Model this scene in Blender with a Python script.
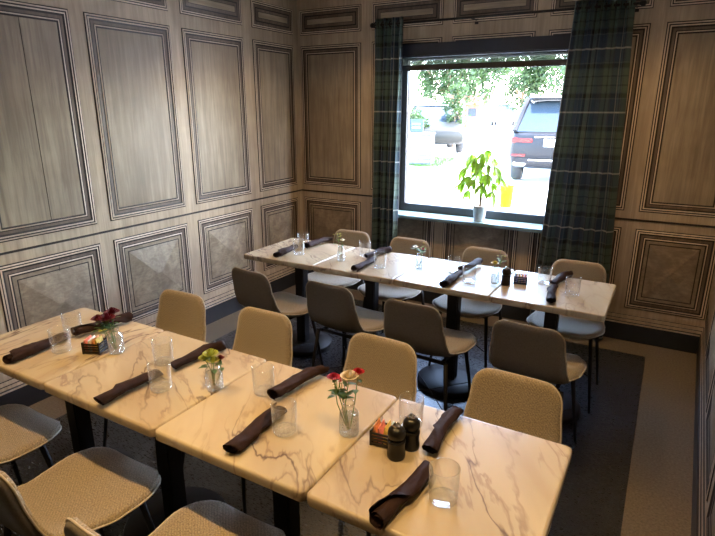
import bpy, bmesh, math, random
from mathutils import Vector, Matrix, noise
random.seed(7)
PI = math.pi
SC = bpy.context.scene
COL = SC.collection
for o_ in list(bpy.data.objects): bpy.data.objects.remove(o_)

# ------------------------------------------------------------------ camera
YAW, PITCH, ROLL = 0.52326, 0.28885, 0.00116
CAM = Vector((3.1918, -4.4107, 1.738))
fw = Vector((-math.sin(YAW)*math.cos(PITCH), math.cos(YAW)*math.cos(PITCH), -math.sin(PITCH)))
rt = fw.cross(Vector((0, 0, 1))).normalized(); up = rt.cross(fw)
cr, sr = math.cos(ROLL), math.sin(ROLL)
rt, up = rt*cr + up*sr, up*cr - rt*sr
cd = bpy.data.cameras.new('camera'); cam = bpy.data.objects.new('camera', cd); COL.objects.link(cam)
cam.matrix_world = Matrix(((rt.x, up.x, -fw.x, CAM.x), (rt.y, up.y, -fw.y, CAM.y), (rt.z, up.z, -fw.z, CAM.z), (0, 0, 0, 1)))
cd.sensor_width = 36.0; cd.lens = 36.0*535.76/715.0; cd.clip_start = 0.03; cd.clip_end = 500
SC.camera = cam

# ------------------------------------------------------------------ world, sun, exposure
SUN_EL, SUN_AZ = math.radians(57), math.radians(68)   # azimuth from +Y towards +X
SKY_STRENGTH, SUN_STRENGTH, EXPOSURE = 8.6, 8.0, 0.0
LAMP_W = 104.0
wd = bpy.data.worlds.new('world'); SC.world = wd; wd.use_nodes = True
wn = wd.node_tree; wn.nodes.clear()
sky = wn.nodes.new('ShaderNodeTexSky'); sky.sky_type = 'NISHITA'; sky.sun_disc = False
sky.sun_elevation = SUN_EL; sky.sun_rotation = SUN_AZ; sky.air_density = 1.0; sky.dust_density = 2.0
bg = wn.nodes.new('ShaderNodeBackground'); bg.inputs[1].default_value = SKY_STRENGTH
wo = wn.nodes.new('ShaderNodeOutputWorld')
wn.links.new(sky.outputs[0], bg.inputs[0]); wn.links.new(bg.outputs[0], wo.inputs[0])
sl = bpy.data.lights.new('sun', 'SUN'); sl.energy = SUN_STRENGTH; sl.angle = 0.01; sl.color = (1, .95, .87)
so = bpy.data.objects.new('sun', sl); COL.objects.link(so)
sdir = Vector((math.sin(SUN_AZ)*math.cos(SUN_EL), math.cos(SUN_AZ)*math.cos(SUN_EL), math.sin(SUN_EL)))
so.rotation_euler = sdir.to_track_quat('Z', 'Y').to_euler(); so.location = sdir*40
SC.view_settings.view_transform = 'Standard'; SC.view_settings.look = 'None'
SC.view_settings.exposure = EXPOSURE; SC.view_settings.gamma = 1.0; SC.view_settings.use_curve_mapping = False

# ------------------------------------------------------------------ material helpers
class NT:
    def __init__(s, name):
        s.m = bpy.data.materials.new(name); s.m.use_nodes = True
        s.t = s.m.node_tree; s.t.nodes.clear()
        s.out = s.t.nodes.new('ShaderNodeOutputMaterial')
    def n(s, typ, **kw):
        nd = s.t.nodes.new('ShaderNode'+typ)
        for k, v in kw.items(): setattr(nd, k, v)
        return nd
    def l(s, a, b): s.t.links.new(a, b)
    def val(s, sock, v):
        if hasattr(v, 'is_output') or hasattr(v, 'links'): s.l(v, sock)
        else: sock.default_value = v
    def math(s, op, a, b=0.0, c=None):
        nd = s.n('Math', operation=op); s.val(nd.inputs[0], a); s.val(nd.inputs[1], b)
        if c is not None: s.val(nd.inputs[2], c)
        return nd.outputs[0]
    def mix(s, f, a, b, mode='MIX'):
        nd = s.n('MixRGB', blend_type=mode); s.val(nd.inputs[0], f)
        for i, c in ((1, a), (2, b)):
            if isinstance(c, (tuple, list)): nd.inputs[i].default_value = (*c[:3], 1)
            else: s.l(c, nd.inputs[i])
        return nd.outputs[0]
    def coords(s, scale=(1, 1, 1), which='Object', jitter=0.0, rot=(0, 0, 0)):
        tc = s.n('TexCoord'); mp = s.n('Mapping')
        mp.inputs['Scale'].default_value = scale; mp.inputs['Rotation'].default_value = rot
        if jitter:
            oi = s.n('ObjectInfo'); cx = s.n('CombineXYZ')
            a = s.math('MULTIPLY', oi.outputs['Random'], jitter)
            s.l(a, cx.inputs[0]); s.l(s.math('MULTIPLY', a, 1.7), cx.inputs[1]); s.l(s.math('MULTIPLY', a, .63), cx.inputs[2])
            va = s.n('VectorMath', operation='ADD'); s.l(tc.outputs[which], va.inputs[0]); s.l(cx.outputs[0], va.inputs[1])
            s.l(va.outputs[0], mp.inputs[0])
        else: s.l(tc.outputs[which], mp.inputs[0])
        return mp.outputs[0]
    def noise(s, vec, scale, detail=4, rough=.55, dist=0.0):
        nd = s.n('TexNoise'); s.l(vec, nd.inputs['Vector']); nd.inputs['Scale'].default_value = scale
        nd.inputs['Detail'].default_value = detail; nd.inputs['Roughness'].default_value = rough; nd.inputs['Distortion'].default_value = dist
        return nd.outputs[0]
    def ramp(s, f, stops):
        nd = s.n('ValToRGB'); s.l(f, nd.inputs[0]); e = nd.color_ramp.elements
        while len(e) < len(stops): e.new(.5)
        for el, (p, c) in zip(e, stops):
            el.position = p; el.color = (c, c, c, 1) if isinstance(c, (int, float)) else (*c[:3], 1)
        return nd.outputs[0]
    def bump(s, h, strength=.3, dist=.01):
        nd = s.n('Bump'); nd.inputs['Strength'].default_value = strength; nd.inputs['Distance'].default_value = dist
        s.l(h, nd.inputs['Height']); return nd.outputs[0]
    def pbr(s, color, rough=.5, metal=0.0, spec=.5, normal=None, **kw):
        b = s.n('BsdfPrincipled')
        if isinstance(color, (tuple, list)): b.inputs['Base Color'].default_value = (*color[:3], 1)
        else: s.l(color, b.inputs['Base Color'])
        s.val(b.inputs['Roughness'], rough); b.inputs['Metallic'].default_value = metal
        b.inputs['Specular IOR Level'].default_value = spec
        if normal is not None: s.l(normal, b.inputs['Normal'])
        for k, v in kw.items(): b.inputs[k.replace('_', ' ')].default_value = v
        s.l(b.outputs[0], s.out.inputs[0]); return s.m

def plain(name, color, rough=.5, metal=0.0, var=.06, scale=20, spec=.5):
    t = NT(name); v = t.coords()
    n = t.noise(v, scale, 3)
    c = t.mix(t.ramp(n, [(.3, 0), (.7, 1)]), [x*(1-var*2) for x in color], [min(1, x*(1+var*2)) for x in color])
    return t.pbr(c, rough, metal, spec)

def wood(name, lo, mid, hi, horizontal=False, rough=.42, strength=.25):
    t = NT(name)
    sc = (.9, 6, 6) if horizontal else (6, 6, .6)
    v = t.coords(sc, jitter=13.0)
    n1 = t.noise(v, 3.2, 7, .62, .6)
    sc2 = (2, 34, 34) if horizontal else (34, 34, 1.5)
    v2 = t.coords(sc2, jitter=7.0)
    n2 = t.noise(v2, 1.6, 4, .6)
    v3 = t.coords((1.6, 1.6, 1.6), jitter=9.0); n3 = t.noise(v3, 1.3, 3)
    c = t.mix(t.ramp(n1, [(.32, 0), (.68, 1)]), mid, hi)
    c = t.mix(t.math('MULTIPLY', t.ramp(n2, [(.34, 1), (.58, 0)]), .38), c, lo)
    c = t.mix(t.math('MULTIPLY', t.ramp(n3, [(.38, 1), (.62, 0)]), .42), c, lo)
    return t.pbr(c, rough, 0, .45, t.bump(n2, strength, .002))

M = {}
LO, MID, HI = (.135, .100, .070), (.325, .258, .180), (.545, .445, .315)
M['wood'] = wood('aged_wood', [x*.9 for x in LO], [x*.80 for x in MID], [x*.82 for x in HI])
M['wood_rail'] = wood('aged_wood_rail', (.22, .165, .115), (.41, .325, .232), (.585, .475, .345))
M['wood_across'] = wood('aged_wood_across', LO, MID, HI, True)
def swirl():
    t = NT('aged_wood_swirl'); v = t.coords((1, 1, 1), jitter=11.0)
    n0 = t.noise(v, 2.6, 5, .6, 2.2); n1 = t.noise(v, 9, 6, .65, 1.2); n2 = t.noise(t.coords((14, 14, 40), jitter=3.0), 2.0, 4, .6)
    c = t.mix(t.ramp(n0, [(.34, 0), (.66, 1)]), [x*.72 for x in MID], [x*.75 for x in HI])
    c = t.mix(t.math('MULTIPLY', t.ramp(n1, [(.36, 1), (.60, 0)]), .6), c, LO)
    c = t.mix(t.math('MULTIPLY', t.ramp(n2, [(.40, 1), (.60, 0)]), .3), c, LO)
    return t.pbr(c, .42, 0, .45)
M['wood_swirl'] = swirl()
M['bead'] = wood('aged_wood_bead', (.42, .325, .25), (.62, .50, .385), (.78, .66, .52))
M['cove'] = wood('aged_wood_cove', (.05, .035, .027), (.12, .087, .065), (.22, .165, .125))
M['glaze'] = plain('dark_glaze', (.016, .011, .009), .55)
M['base'] = plain('dark_baseboard', (.012, .015, .022), .45)
M['ceiling'] = plain('ceiling_paint', (.75, .71, .66), .8)
M['black'] = plain('black_powder_coat', (.008, .008, .010), .5, 0, .06, 20, .3)
M['blackgloss'] = plain('black_lacquer', (.007, .0065, .0065), .3, 0, .06, 20, .4)
M['frame'] = plain('dark_window_frame', (.035, .038, .045), .42)
M['jamb'] = plain('pale_window_edge', (.55, .52, .5), .5)
M['shadebox'] = plain('dark_shade_cassette', (.008, .013, .026), .4)
M['hem'] = plain('dark_hem_bar', (.02, .02, .022), .5)
M['chrome'] = plain('chrome', (.8, .8, .82), .12, 1.0, .01)
M['white_plastic'] = plain('white_glazed_pot', (.66, .67, .68), .35)
M['soil'] = plain('soil', (.05, .035, .025), .9)
M['trunk'] = plain('bark', (.20, .13, .075), .8, 0, .25)
M['stem'] = plain('green_stem', (.10, .20, .045), .55)
M['concrete'] = plain('sunlit_paving', (.58, .56, .53), .85, 0, .06, 3)
M['tyre'] = plain('tyre_rubber', (.02, .02, .02), .8)
M['rim'] = plain('alloy_rim', (.5, .5, .52), .3, .8)
M['carglass'] = plain('car_glass', (.02, .03, .04), .1, 0, .06, 20, .35)
M['taillight'] = plain('red_tail_lamp', (.30, .008, .010), .2)
M['plate'] = plain('number_plate', (.7, .7, .72), .5)
M['yellow'] = plain('yellow_plastic', (.30, .25, .0), .7, 0, .02, 20, .1)
M['white_paint'] = plain('white_paint', (.75, .76, .76), .45)
M['blue_paint'] = plain('blue_panel', (.006, .022, .085), .45)
M['bin_white'] = plain('bin_white_paint', (.26, .27, .28), .5)
M['bin_shade'] = plain('bin_gap_shade', (.05, .055, .06), .6)
M['pole'] = plain('galvanised_pole', (.55, .55, .55), .5, .3)
M['brick'] = plain('orange_brick', (.25, .10, .05), .85, 0, .2)
M['roof_red'] = plain('red_roof', (.22, .05, .03), .8)

# fabric (chair)
def fabric():
    t = NT('beige_tweed'); v = t.coords((1, 1, 1), 'UV')
    w1 = t.n('TexWave', wave_type='BANDS', bands_direction='DIAGONAL'); t.l(v, w1.inputs[0])
    w1.inputs['Scale'].default_value = 52; w1.inputs['Distortion'].default_value = 1.6; w1.inputs['Detail'].default_value = 1; w1.inputs['Detail Scale'].default_value = 5
    n = t.noise(v, 190, 2, .7); n2 = t.noise(v, 14, 2)
    c = t.mix(t.ramp(n, [(.3, 0), (.72, 1)]), (.125, .103, .072), (.46, .385, .28))
    c = t.mix(t.math('MULTIPLY', w1.outputs[1], .30), c, (.14, .11, .075))
    c = t.mix(t.math('MULTIPLY', n2, .25), c, (.31, .26, .19))
    h = t.math('ADD', t.math('MULTIPLY', w1.outputs[1], .6), n)
    return t.pbr(c, .92, 0, .2, t.bump(h, .5, .003), Sheen_Weight=.25)
M['fabric'] = fabric()
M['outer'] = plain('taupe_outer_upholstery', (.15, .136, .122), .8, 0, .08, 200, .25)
M['piping'] = plain('pale_piping', (.44, .39, .31), .85, 0, .08, 60)

# marble table top
def marble():
    t = NT('veined_marble'); v = t.coords((1, 1, 1), jitter=40.0)
    rv = t.n('VectorRotate'); rv.inputs['Axis'].default_value = (0, 0, 1); t.l(v, rv.inputs['Vector'])
    oi = t.n('ObjectInfo'); t.l(t.math('ADD', t.math('MULTIPLY', oi.outputs['Random'], 1.2), .35), rv.inputs['Angle'])
    mp = t.n('Mapping'); mp.inputs['Scale'].default_value = (.8, 2.6, 1); t.l(rv.outputs[0], mp.inputs[0]); v = mp.outputs[0]
    nd = t.n('TexNoise'); t.l(v, nd.inputs['Vector']); nd.inputs['Scale'].default_value = 3.0; nd.inputs['Detail'].default_value = 5
    va = t.n('VectorMath', operation='MULTIPLY_ADD'); t.l(nd.outputs[1], va.inputs[0]); va.inputs[1].default_value = (.26, .26, .26); t.l(v, va.inputs[2])
    def vein(scale, width, detail=3):
        n = t.noise(va.outputs[0], scale, detail, .5)
        d = t.math('ABSOLUTE', t.math('SUBTRACT', n, .5))
        return t.ramp(d, [(0, 1), (width, 0)])
    mask = t.ramp(t.noise(v, 2.1, 2), [(.42, 0), (.62, 1)])
    v1 = t.math('MULTIPLY', vein(1.9, .014, 4), t.math('ADD', t.math('MULTIPLY', mask, .8), .12))
    v2 = t.math('MULTIPLY', vein(4.2, .035, 4), t.math('MULTIPLY', mask, .65))
    v3 = t.math('MULTIPLY', vein(1.1, .10), .38)
    cl = t.ramp(t.noise(v, 1.7, 4), [(.3, 0), (.7, 1)])
    c = t.mix(cl, (.405, .34, .23), (.52, .45, .325))
    c = t.mix(v3, c, (.36, .27, .20))
    c = t.mix(v2, c, (.22, .155, .13))
    c = t.mix(v1, c, (.10, .065, .065))
    return t.pbr(c, .27, 0, .5)
M['marble'] = marble()

def floor_mat(name, a, b, rough):
    t = NT(name); v = t.coords()
    n = t.noise(v, 90, 3, .7); n2 = t.noise(v, 1.3, 3); n3 = t.noise(t.coords((1, 5, 1)), 40, 2)
    c = t.mix(t.ramp(n, [(.32, 0), (.70, 1)]), a, b)
    c = t.mix(t.math('MULTIPLY', n2, .4), c, [x*.6 for x in a])
    r = t.math('ADD', t.math('MULTIPLY', n3, .25), rough-.1)
    return t.pbr(c, r, 0, .5, t.bump(n, .07, .002))
M['floor'] = floor_mat('beige_floor_border', (.085, .067, .045), (.21, .172, .12), .40)
M['carpet'] = floor_mat('dark_floor_field', (.006, .007, .009), (.030, .034, .041), .27)

# curtain tartan
def tartan():
    t = NT('dark_tartan'); tc = t.n('TexCoord'); sx = t.n('SeparateXYZ'); t.l(tc.outputs['UV'], sx.inputs[0])
    P = .42
    def band(co, centre, half, soft=.004):
        f = t.math('FRACT', t.math('ADD', t.math('DIVIDE', co, P), 1.0 - centre/P + .5))
        d = t.math('MULTIPLY', t.math('ABSOLUTE', t.math('SUBTRACT', f, .5)), P)
        return t.ramp(d, [(max(0, half-soft), 1), (half+soft, 0)])
    def sett(co):
        g = band(co, .21, .080, .012)
        bl = t.math('ADD', band(co, .112, .014), band(co, .308, .014))
        pale = band(co, 0, .0042, .0015)
        thin = t.math('ADD', band(co, -.092, .003, .0015), band(co, .092, .003, .0015))
        thin2 = t.math('ADD', band(co, .18, .004, .002), band(co, .24, .004, .002))
        return g, bl, pale, thin, thin2
    H = sett(t.math('SUBTRACT', sx.outputs[1], .035)); V = sett(sx.outputs[0])
    def line(S):
        c = t.mix(S[0], (.026, .052, .095), (.085, .135, .115))
        c = t.mix(S[1], c, (.004, .006, .008))
        c = t.mix(S[4], c, (.010, .016, .018))
        return c
    n = t.noise(tc.outputs['UV'], 400, 1)
    twill = t.n('TexWave', bands_direction='DIAGONAL'); t.l(tc.outputs['UV'], twill.inputs[0]); twill.inputs['Scale'].default_value = 90
    c = t.mix(t.math('ADD', t.math('MULTIPLY', twill.outputs[1], .3), .35), line(H), line(V))
    c = t.mix(t.math('MULTIPLY', t.math('ADD', H[3], V[3]), .35), c, (.15, .20, .18))
    c = t.mix(t.math('MULTIPLY', V[2], .55), c, (.42, .46, .44))
    c = t.mix(t.math('MULTIPLY', H[2], .85), c, (.42, .46, .44))
    b = t.n('BsdfPrincipled'); t.l(c, b.inputs['Base Color']); b.inputs['Roughness'].default_value = .85; b.inputs['Specular IOR Level'].default_value = .2
    b.inputs['Sheen Weight'].default_value = .15
    tr = t.n('BsdfTranslucent'); t.l(t.mix(.4, c, (.05, .10, .10)), tr.inputs[0])
    mx = t.n('MixShader'); mx.inputs[0].default_value = .30
    t.l(b.outputs[0], mx.inputs[1]); t.l(tr.outputs[0], mx.inputs[2]); t.l(mx.outputs[0], t.out.inputs[0])
    return t.m
M['tartan'] = tartan()

# thin clear glass (wall of a tumbler, bottle or pane)
def thin_glass(name, tint=(.97, .98, .98), lo=.04, hi=.75, power=3.0, rough=.02, bumpy=0, rim_glint=.35):
    t = NT(name)
    lw = t.n('LayerWeight'); lw.inputs[0].default_value = .5
    f = t.math('ADD', t.math('MULTIPLY', t.math('POWER', lw.outputs['Facing'], power), hi-lo), lo)
    tr = t.n('BsdfTransparent'); tr.inputs[0].default_value = (*tint, 1)
    gl = t.n('BsdfGlossy'); gl.inputs['Roughness'].default_value = rough; gl.inputs[0].default_value = (1, 1, 1, 1)
    df = t.n('BsdfDiffuse'); df.inputs[0].default_value = (.9, .92, .92, 1); sm = t.n('MixShader'); sm.inputs[0].default_value = rim_glint; t.l(gl.outputs[0], sm.inputs[1]); t.l(df.outputs[0], sm.inputs[2])  # white diffuse puts bright rim highlights into the glass colour
    if bumpy:
        vo = t.n('TexVoronoi'); t.l(t.coords(), vo.inputs[0]); vo.inputs['Scale'].default_value = 130
        b = t.bump(vo.outputs[0], .9, .01); t.l(b, gl.inputs['Normal']); t.l(b, lw.inputs['Normal'])
    mx = t.n('MixShader'); t.l(f, mx.inputs[0]); t.l(tr.outputs[0], mx.inputs[1]); t.l(sm.outputs[0], mx.inputs[2])
    t.l(mx.outputs[0], t.out.inputs[0]); return t.m
M['glass'] = thin_glass('tumbler_glass', (.985, .99, .99), .06, .9, 2.2)
M['glass_base'] = thin_glass('thick_glass', (.97, .98, .98), .08, .7, 2.0, .04)
M['bottle'] = thin_glass('bottle_glass', (.965, .98, .975), .10, .85, 2.0, .04)
M['bottle_tex'] = thin_glass('dimpled_bottle_glass', (.945, .965, .955), .20, .9, 1.4, .06, 1)
M['water'] = thin_glass('water', (.95, .97, .965), .03, .5, 2.5, .03)
M['pane'] = thin_glass('window_pane', (.985, .99, .99), .02, .6, 5.0, .0, 0, 0.0)
def mesh_shade():
    t = NT('sheer_shade_fabric'); tr = t.n('BsdfTransparent'); df = t.n('BsdfDiffuse'); df.inputs[0].default_value = (.012, .014, .012, 1)
    tl = t.n('BsdfTranslucent'); tl.inputs[0].default_value = (.015, .018, .015, 1)
    ad = t.n('AddShader'); t.l(df.outputs[0], ad.inputs[0]); t.l(tl.outputs[0], ad.inputs[1])
    mx = t.n('MixShader'); mx.inputs[0].default_value = .5; t.l(tr.outputs[0], mx.inputs[1]); t.l(ad.outputs[0], mx.inputs[2]); t.l(mx.outputs[0], t.out.inputs[0])
    return t.m
M['shade_mesh'] = mesh_shade()

def leafmat(name, col, trans=.45, var=.25):
    t = NT(name); oi = t.n('ObjectInfo'); n = t.noise(t.coords((1, 1, 1), jitter=5.0), 6, 2)
    c = t.mix(t.ramp(n, [(.3, 0), (.7, 1)]), [x*(1-var) for x in col], [min(1, x*(1+var)) for x in col])
    d = t.n('BsdfPrincipled'); t.l(c, d.inputs['Base Color']); d.inputs['Roughness'].default_value = .45
    tl = t.n('BsdfTranslucent'); t.l(c, tl.inputs[0])
    mx = t.n('MixShader'); mx.inputs[0].default_value = trans
    t.l(d.outputs[0], mx.inputs[1]); t.l(tl.outputs[0], mx.inputs[2]); t.l(mx.outputs[0], t.out.inputs[0]); return t.m
M['leaf'] = leafmat('fresh_leaf', (.125, .235, .014), .55)
M['leaf_dark'] = leafmat('dark_leaf', (.06, .13, .035), .3)
M['tree_leaf'] = leafmat('tree_foliage', (.036, .068, .017), .45)
M['grass'] = leafmat('lawn_grass', (.05, .125, .02), .3)
M['petal_red'] = leafmat('dark_red_petals', (.11, .008, .016), .2)
M['petal_crimson'] = leafmat('crimson_petals', (.40, .02, .04), .25)
M['petal_cream'] = leafmat('cream_petals', (.85, .74, .60), .25)
M['petal_yellow'] = leafmat('yellow_petals', (.72, .55, .10), .25)
M['petal_green'] = leafmat('lime_petals', (.42, .46, .08), .25)
M['petal_white'] = leafmat('white_petals', (.78, .76, .68), .25)

def napkin_mat():
    t = NT('dark_brown_napkin'); v = t.coords((1, 1, 1), jitter=3.0)
    n = t.noise(v, 30, 3); w = t.noise(v, 700, 1)
    c = t.mix(n, (.016, .008, .0075), (.042, .023, .021))
    return t.pbr(c, .7, 0, .12, t.bump(t.math('ADD', n, t.math('MULTIPLY', w, .2)), .4, .004))
M['napkin'] = napkin_mat()
for nm, colr in (('pink', (.75, .25, .22)), ('yellow', (.80, .55, .12)), ('white', (.78, .76, .72)), ('teal', (.45, .62, .62)), ('orange', (.78, .36, .14))):
    M['pk_'+nm] = plain('paper_'+nm, colr, .7, 0, .12, 120)
M['wicker'] = plain('dark_wood_slats', (.020, .013, .010), .5, 0, .2)
def carpaint(name, c):
    t = NT(name); n = t.noise(t.coords(), 3, 2); return t.pbr(t.mix(n, [x*.9 for x in c], c), .45, .0, .22)
M['car_black'] = carpaint('black_car_paint', (.009, .009, .010)); M['car_olive'] = carpaint('olive_car_paint', (.012, .012, .009)); M['car_white'] = carpaint('white_car_paint', (.16, .16, .17))
t_ = NT('glossy_sunlit_roof'); M['car_roof'] = t_.pbr(t_.mix(t_.noise(t_.coords(), 3, 2), (.05, .05, .05), (.06, .06, .06)), .22, 0, .9)  # paler and glossier than the body, sunlit glint put into the roof colour
def emit(name, c, s):
    t = NT(name); e = t.n('Emission'); e.inputs[0].default_value = (*c, 1); e.inputs[1].default_value = s; t.l(e.outputs[0], t.out.inputs[0]); return t.m
M['lamp'] = emit('downlight_lens', (1, .72, .42), 14.0)

# ------------------------------------------------------------------ mesh helpers
def link(name, me, mats, parent=None, loc=(0, 0, 0), rot=(0, 0, 0), smooth=False):
    o = bpy.data.objects.new(name, me); COL.objects.link(o)
    if not me.materials:
        for m in (mats if isinstance(mats, (list, tuple)) else [mats]): me.materials.append(M[m])
    if smooth:
        me.polygons.foreach_set('use_smooth', [True]*len(me.polygons))
    o.parent = parent; o.location = loc; o.rotation_euler = rot
    return o
class MB:
    def __init__(s): s.v = []; s.f = []; s.m = []
    def add(s, vs, fs, mi=0):
        b = len(s.v); s.v += [tuple(v) for v in vs]; s.f += [tuple(i+b for i in f) for f in fs]; s.m += [mi]*len(fs); return s
    def box(s, x0, x1, y0, y1, z0, z1, mi=0):
        vs = [(x, y, z) for z in (z0, z1) for y in (y0, y1) for x in (x0, x1)]
        return s.add(vs, [(0, 2, 3, 1), (4, 5, 7, 6), (0, 1, 5, 4), (2, 6, 7, 3), (0, 4, 6, 2), (1, 3, 7, 5)], mi)
    def tube(s, pts, rad, seg=8, mi=0, cap=True):
        pts = [Vector(p) for p in pts]; n = len(pts); rr = rad if isinstance(rad, (list, tuple)) else [rad]*n
        vs = []; fs = []; prev = None
        for i, p in enumerate(pts):
            d = (pts[min(i+1, n-1)] - pts[max(i-1, 0)]).normalized()
            a = prev if prev is not None else (Vector((0, 0, 1)) if abs(d.z) < .9 else Vector((1, 0, 0)))
            u = (a - d*a.dot(d)).normalized(); w = d.cross(u); prev = u
            vs += [p + (u*math.cos(2*PI*k/seg) + w*math.sin(2*PI*k/seg))*rr[i] for k in range(seg)]
        for i in range(n-1):
            for k in range(seg):
                a = i*seg+k; b = i*seg+(k+1) % seg; fs.append((a, b, b+seg, a+seg))
        if cap: fs += [tuple(reversed(range(seg))), tuple(range((n-1)*seg, n*seg))]
        return s.add(vs, fs, mi)
    def lathe(s, prof, seg=24, c=(0, 0, 0), mi=0, caps=(False, False)):
        vs = [(c[0]+r*math.cos(2*PI*k/seg), c[1]+r*math.sin(2*PI*k/seg), c[2]+z) for r, z in prof for k in range(seg)]
        fs = [(i*seg+k, i*seg+(k+1) % seg, (i+1)*seg+(k+1) % seg, (i+1)*seg+k) for i in range(len(prof)-1) for k in range(seg)]
        if caps[0]: fs.append(tuple(reversed(range(seg))))
        if caps[1]: fs.append(tuple(range((len(prof)-1)*seg, len(prof)*seg)))
        return s.add(vs, fs, mi)
    def mesh(s, name='m'):
        me = bpy.data.meshes.new(name); me.from_pydata(s.v, [], s.f)
        if any(s.m): me.polygons.foreach_set('material_index', s.m)
        me.update(); return me
    def obj(s, name, mats, parent=None, loc=(0, 0, 0), rot=(0, 0, 0), smooth=False):
        return link(name, s.mesh(name), mats, parent, loc, rot, smooth)
def bevel_obj(o, w, seg=2):
    bm = bmesh.new(); bm.from_mesh(o.data)
    bmesh.ops.bevel(bm, geom=list(bm.edges), offset=w, segments=seg, affect='EDGES', clamp_overlap=True)
    bm.to_mesh(o.data); bm.free(); return o
def tag(o, label, cat, group=None):
    o['label'] = label; o['category'] = cat
    if group: o['group'] = group
    return o
def thing(name, label, cat, loc=(0, 0, 0), rz=0.0, group=None):
    o = bpy.data.objects.new(name, None); COL.objects.link(o); o.location = loc; o.rotation_euler = (0, 0, rz); o.empty_display_size = .1
    return tag(o, label, cat, group)
def struct(o): o['kind'] = 'structure'; return o
def dup(root, label, loc, rz, group=None):
    r = root.copy(); COL.objects.link(r); r.location = loc; r.rotation_euler = (0, 0, rz); r['label'] = label
    if group: r['group'] = group
    for ch in root.children:
        c = ch.copy(); COL.objects.link(c); c.parent = r
        for g in ch.children:
            d = g.copy(); COL.objects.link(d); d.parent = c
    return r

# ------------------------------------------------------------------ room shell
ROOM_Y = -6.2; CEIL = 2.80
RW_X, RW_A = 3.575, math.atan2(.066, 2.11)      # right wall runs slightly out of square
WX0, WX1, WZ0, WZ1 = 1.02, 2.62, .80, 2.205      # window opening
fl = struct(MB().box(-.25, 3.9, ROOM_Y-.2, .25, -.12, 0).obj('floor', 'floor'))
inl = MB().box(.295, 3.232, ROOM_Y+.3, -.268, .0, .003).obj('carpet_inlay', 'carpet', fl); inl['label'] = 'dark speckled floor field inside a beige border'
struct(MB().box(-.25, 3.9, ROOM_Y-.2, .25, CEIL, CEIL+.25).obj('ceiling', 'ceiling'))
wl = struct(MB().box(ROOM_Y, .0, 0.0, .22, 0, CEIL).obj('wall_left', 'wood_rail', None, (0, 0, 0), (0, 0, PI/2)))
# wall-local frame: x along the wall, -y out of the wall into the room, z up
wf = struct(MB().box(-3.9, .2, 0, .2, 0, CEIL).obj('wall_front', 'wood_rail', None, (0, ROOM_Y, 0), (0, 0, PI)))
wr = struct(MB().box(-.15, 6.4, 0, .2, 0, CEIL).obj('wall_right', 'wood_rail', None, (RW_X, 0, 0), (0, 0, -PI/2-RW_A)))
bw = MB()
for a in ((-.2, WX0, 0, CEIL), (WX1, 3.9, 0, CEIL), (WX0, WX1, 0, WZ0), (WX0, WX1, WZ1, CEIL)): bw.box(a[0], a[1], 0, .22, a[2], a[3])
wb = struct(bw.obj('wall_back', 'wood_rail'))

# moulding profile: (inset from the outer edge, height off the wall, material of the strip that ENDS here)
# materials: 0 bead 1 glaze 2 cove 3 wood
PROF = [(0, .001, 1), (.007, .010, 1), (.015, .013, 0), (.019, .013, 1), (.023, .009, 1), (.031, .011, 0), (.037, .005, 1), (.042, .003, 1), (.058, .002, 2), (.064, .005, 1), (.071, .008, 0), (.076, .008, 1), (.081, .003, 1)]
PROF_S = [(0, .001, 1), (.005, .010, 1), (.013, .013, 0), (.017, .013, 1), (.020, .009, 1), (.028, .011, 0), (.033, .004, 1), (.052, .003, 2), (.057, .006, 1)]
def rings(mb, w, h, prof):
    k = len(mb.v)
    for ins, pr, _ in prof:
        pr = .0012+pr*.5; mb.v += [(ins, -pr, ins), (w-ins, -pr, ins), (w-ins, -pr, h-ins), (ins, -pr, h-ins)]
    for i in range(1, len(prof)):
        for j in range(4):
            a = k+(i-1)*4+j; b = k+(i-1)*4+(j+1) % 4
            mb.f.append((a, b, b+4, a+4)); mb.m.append(prof[i][2])
PM = {}
def cut(me, x0, x1, z0, z1):
    bm = bmesh.new(); bm.from_mesh(me)
    for co, no in (((x0, 0, 0), (1, 0, 0)), ((x1, 0, 0), (1, 0, 0)), ((0, 0, z0), (0, 0, 1)), ((0, 0, z1), (0, 0, 1))):
        bmesh.ops.bisect_plane(bm, geom=bm.verts[:]+bm.edges[:]+bm.faces[:], plane_co=co, plane_no=no)
    kill = [f for f in bm.faces if x0-1e-5 < f.calc_center_median().x < x1+1e-5 and z0-1e-5 < f.calc_center_median().z < z1+1e-5]
    bmesh.ops.delete(bm, geom=kill, context='FACES'); bm.to_mesh(me); bm.free()
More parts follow.
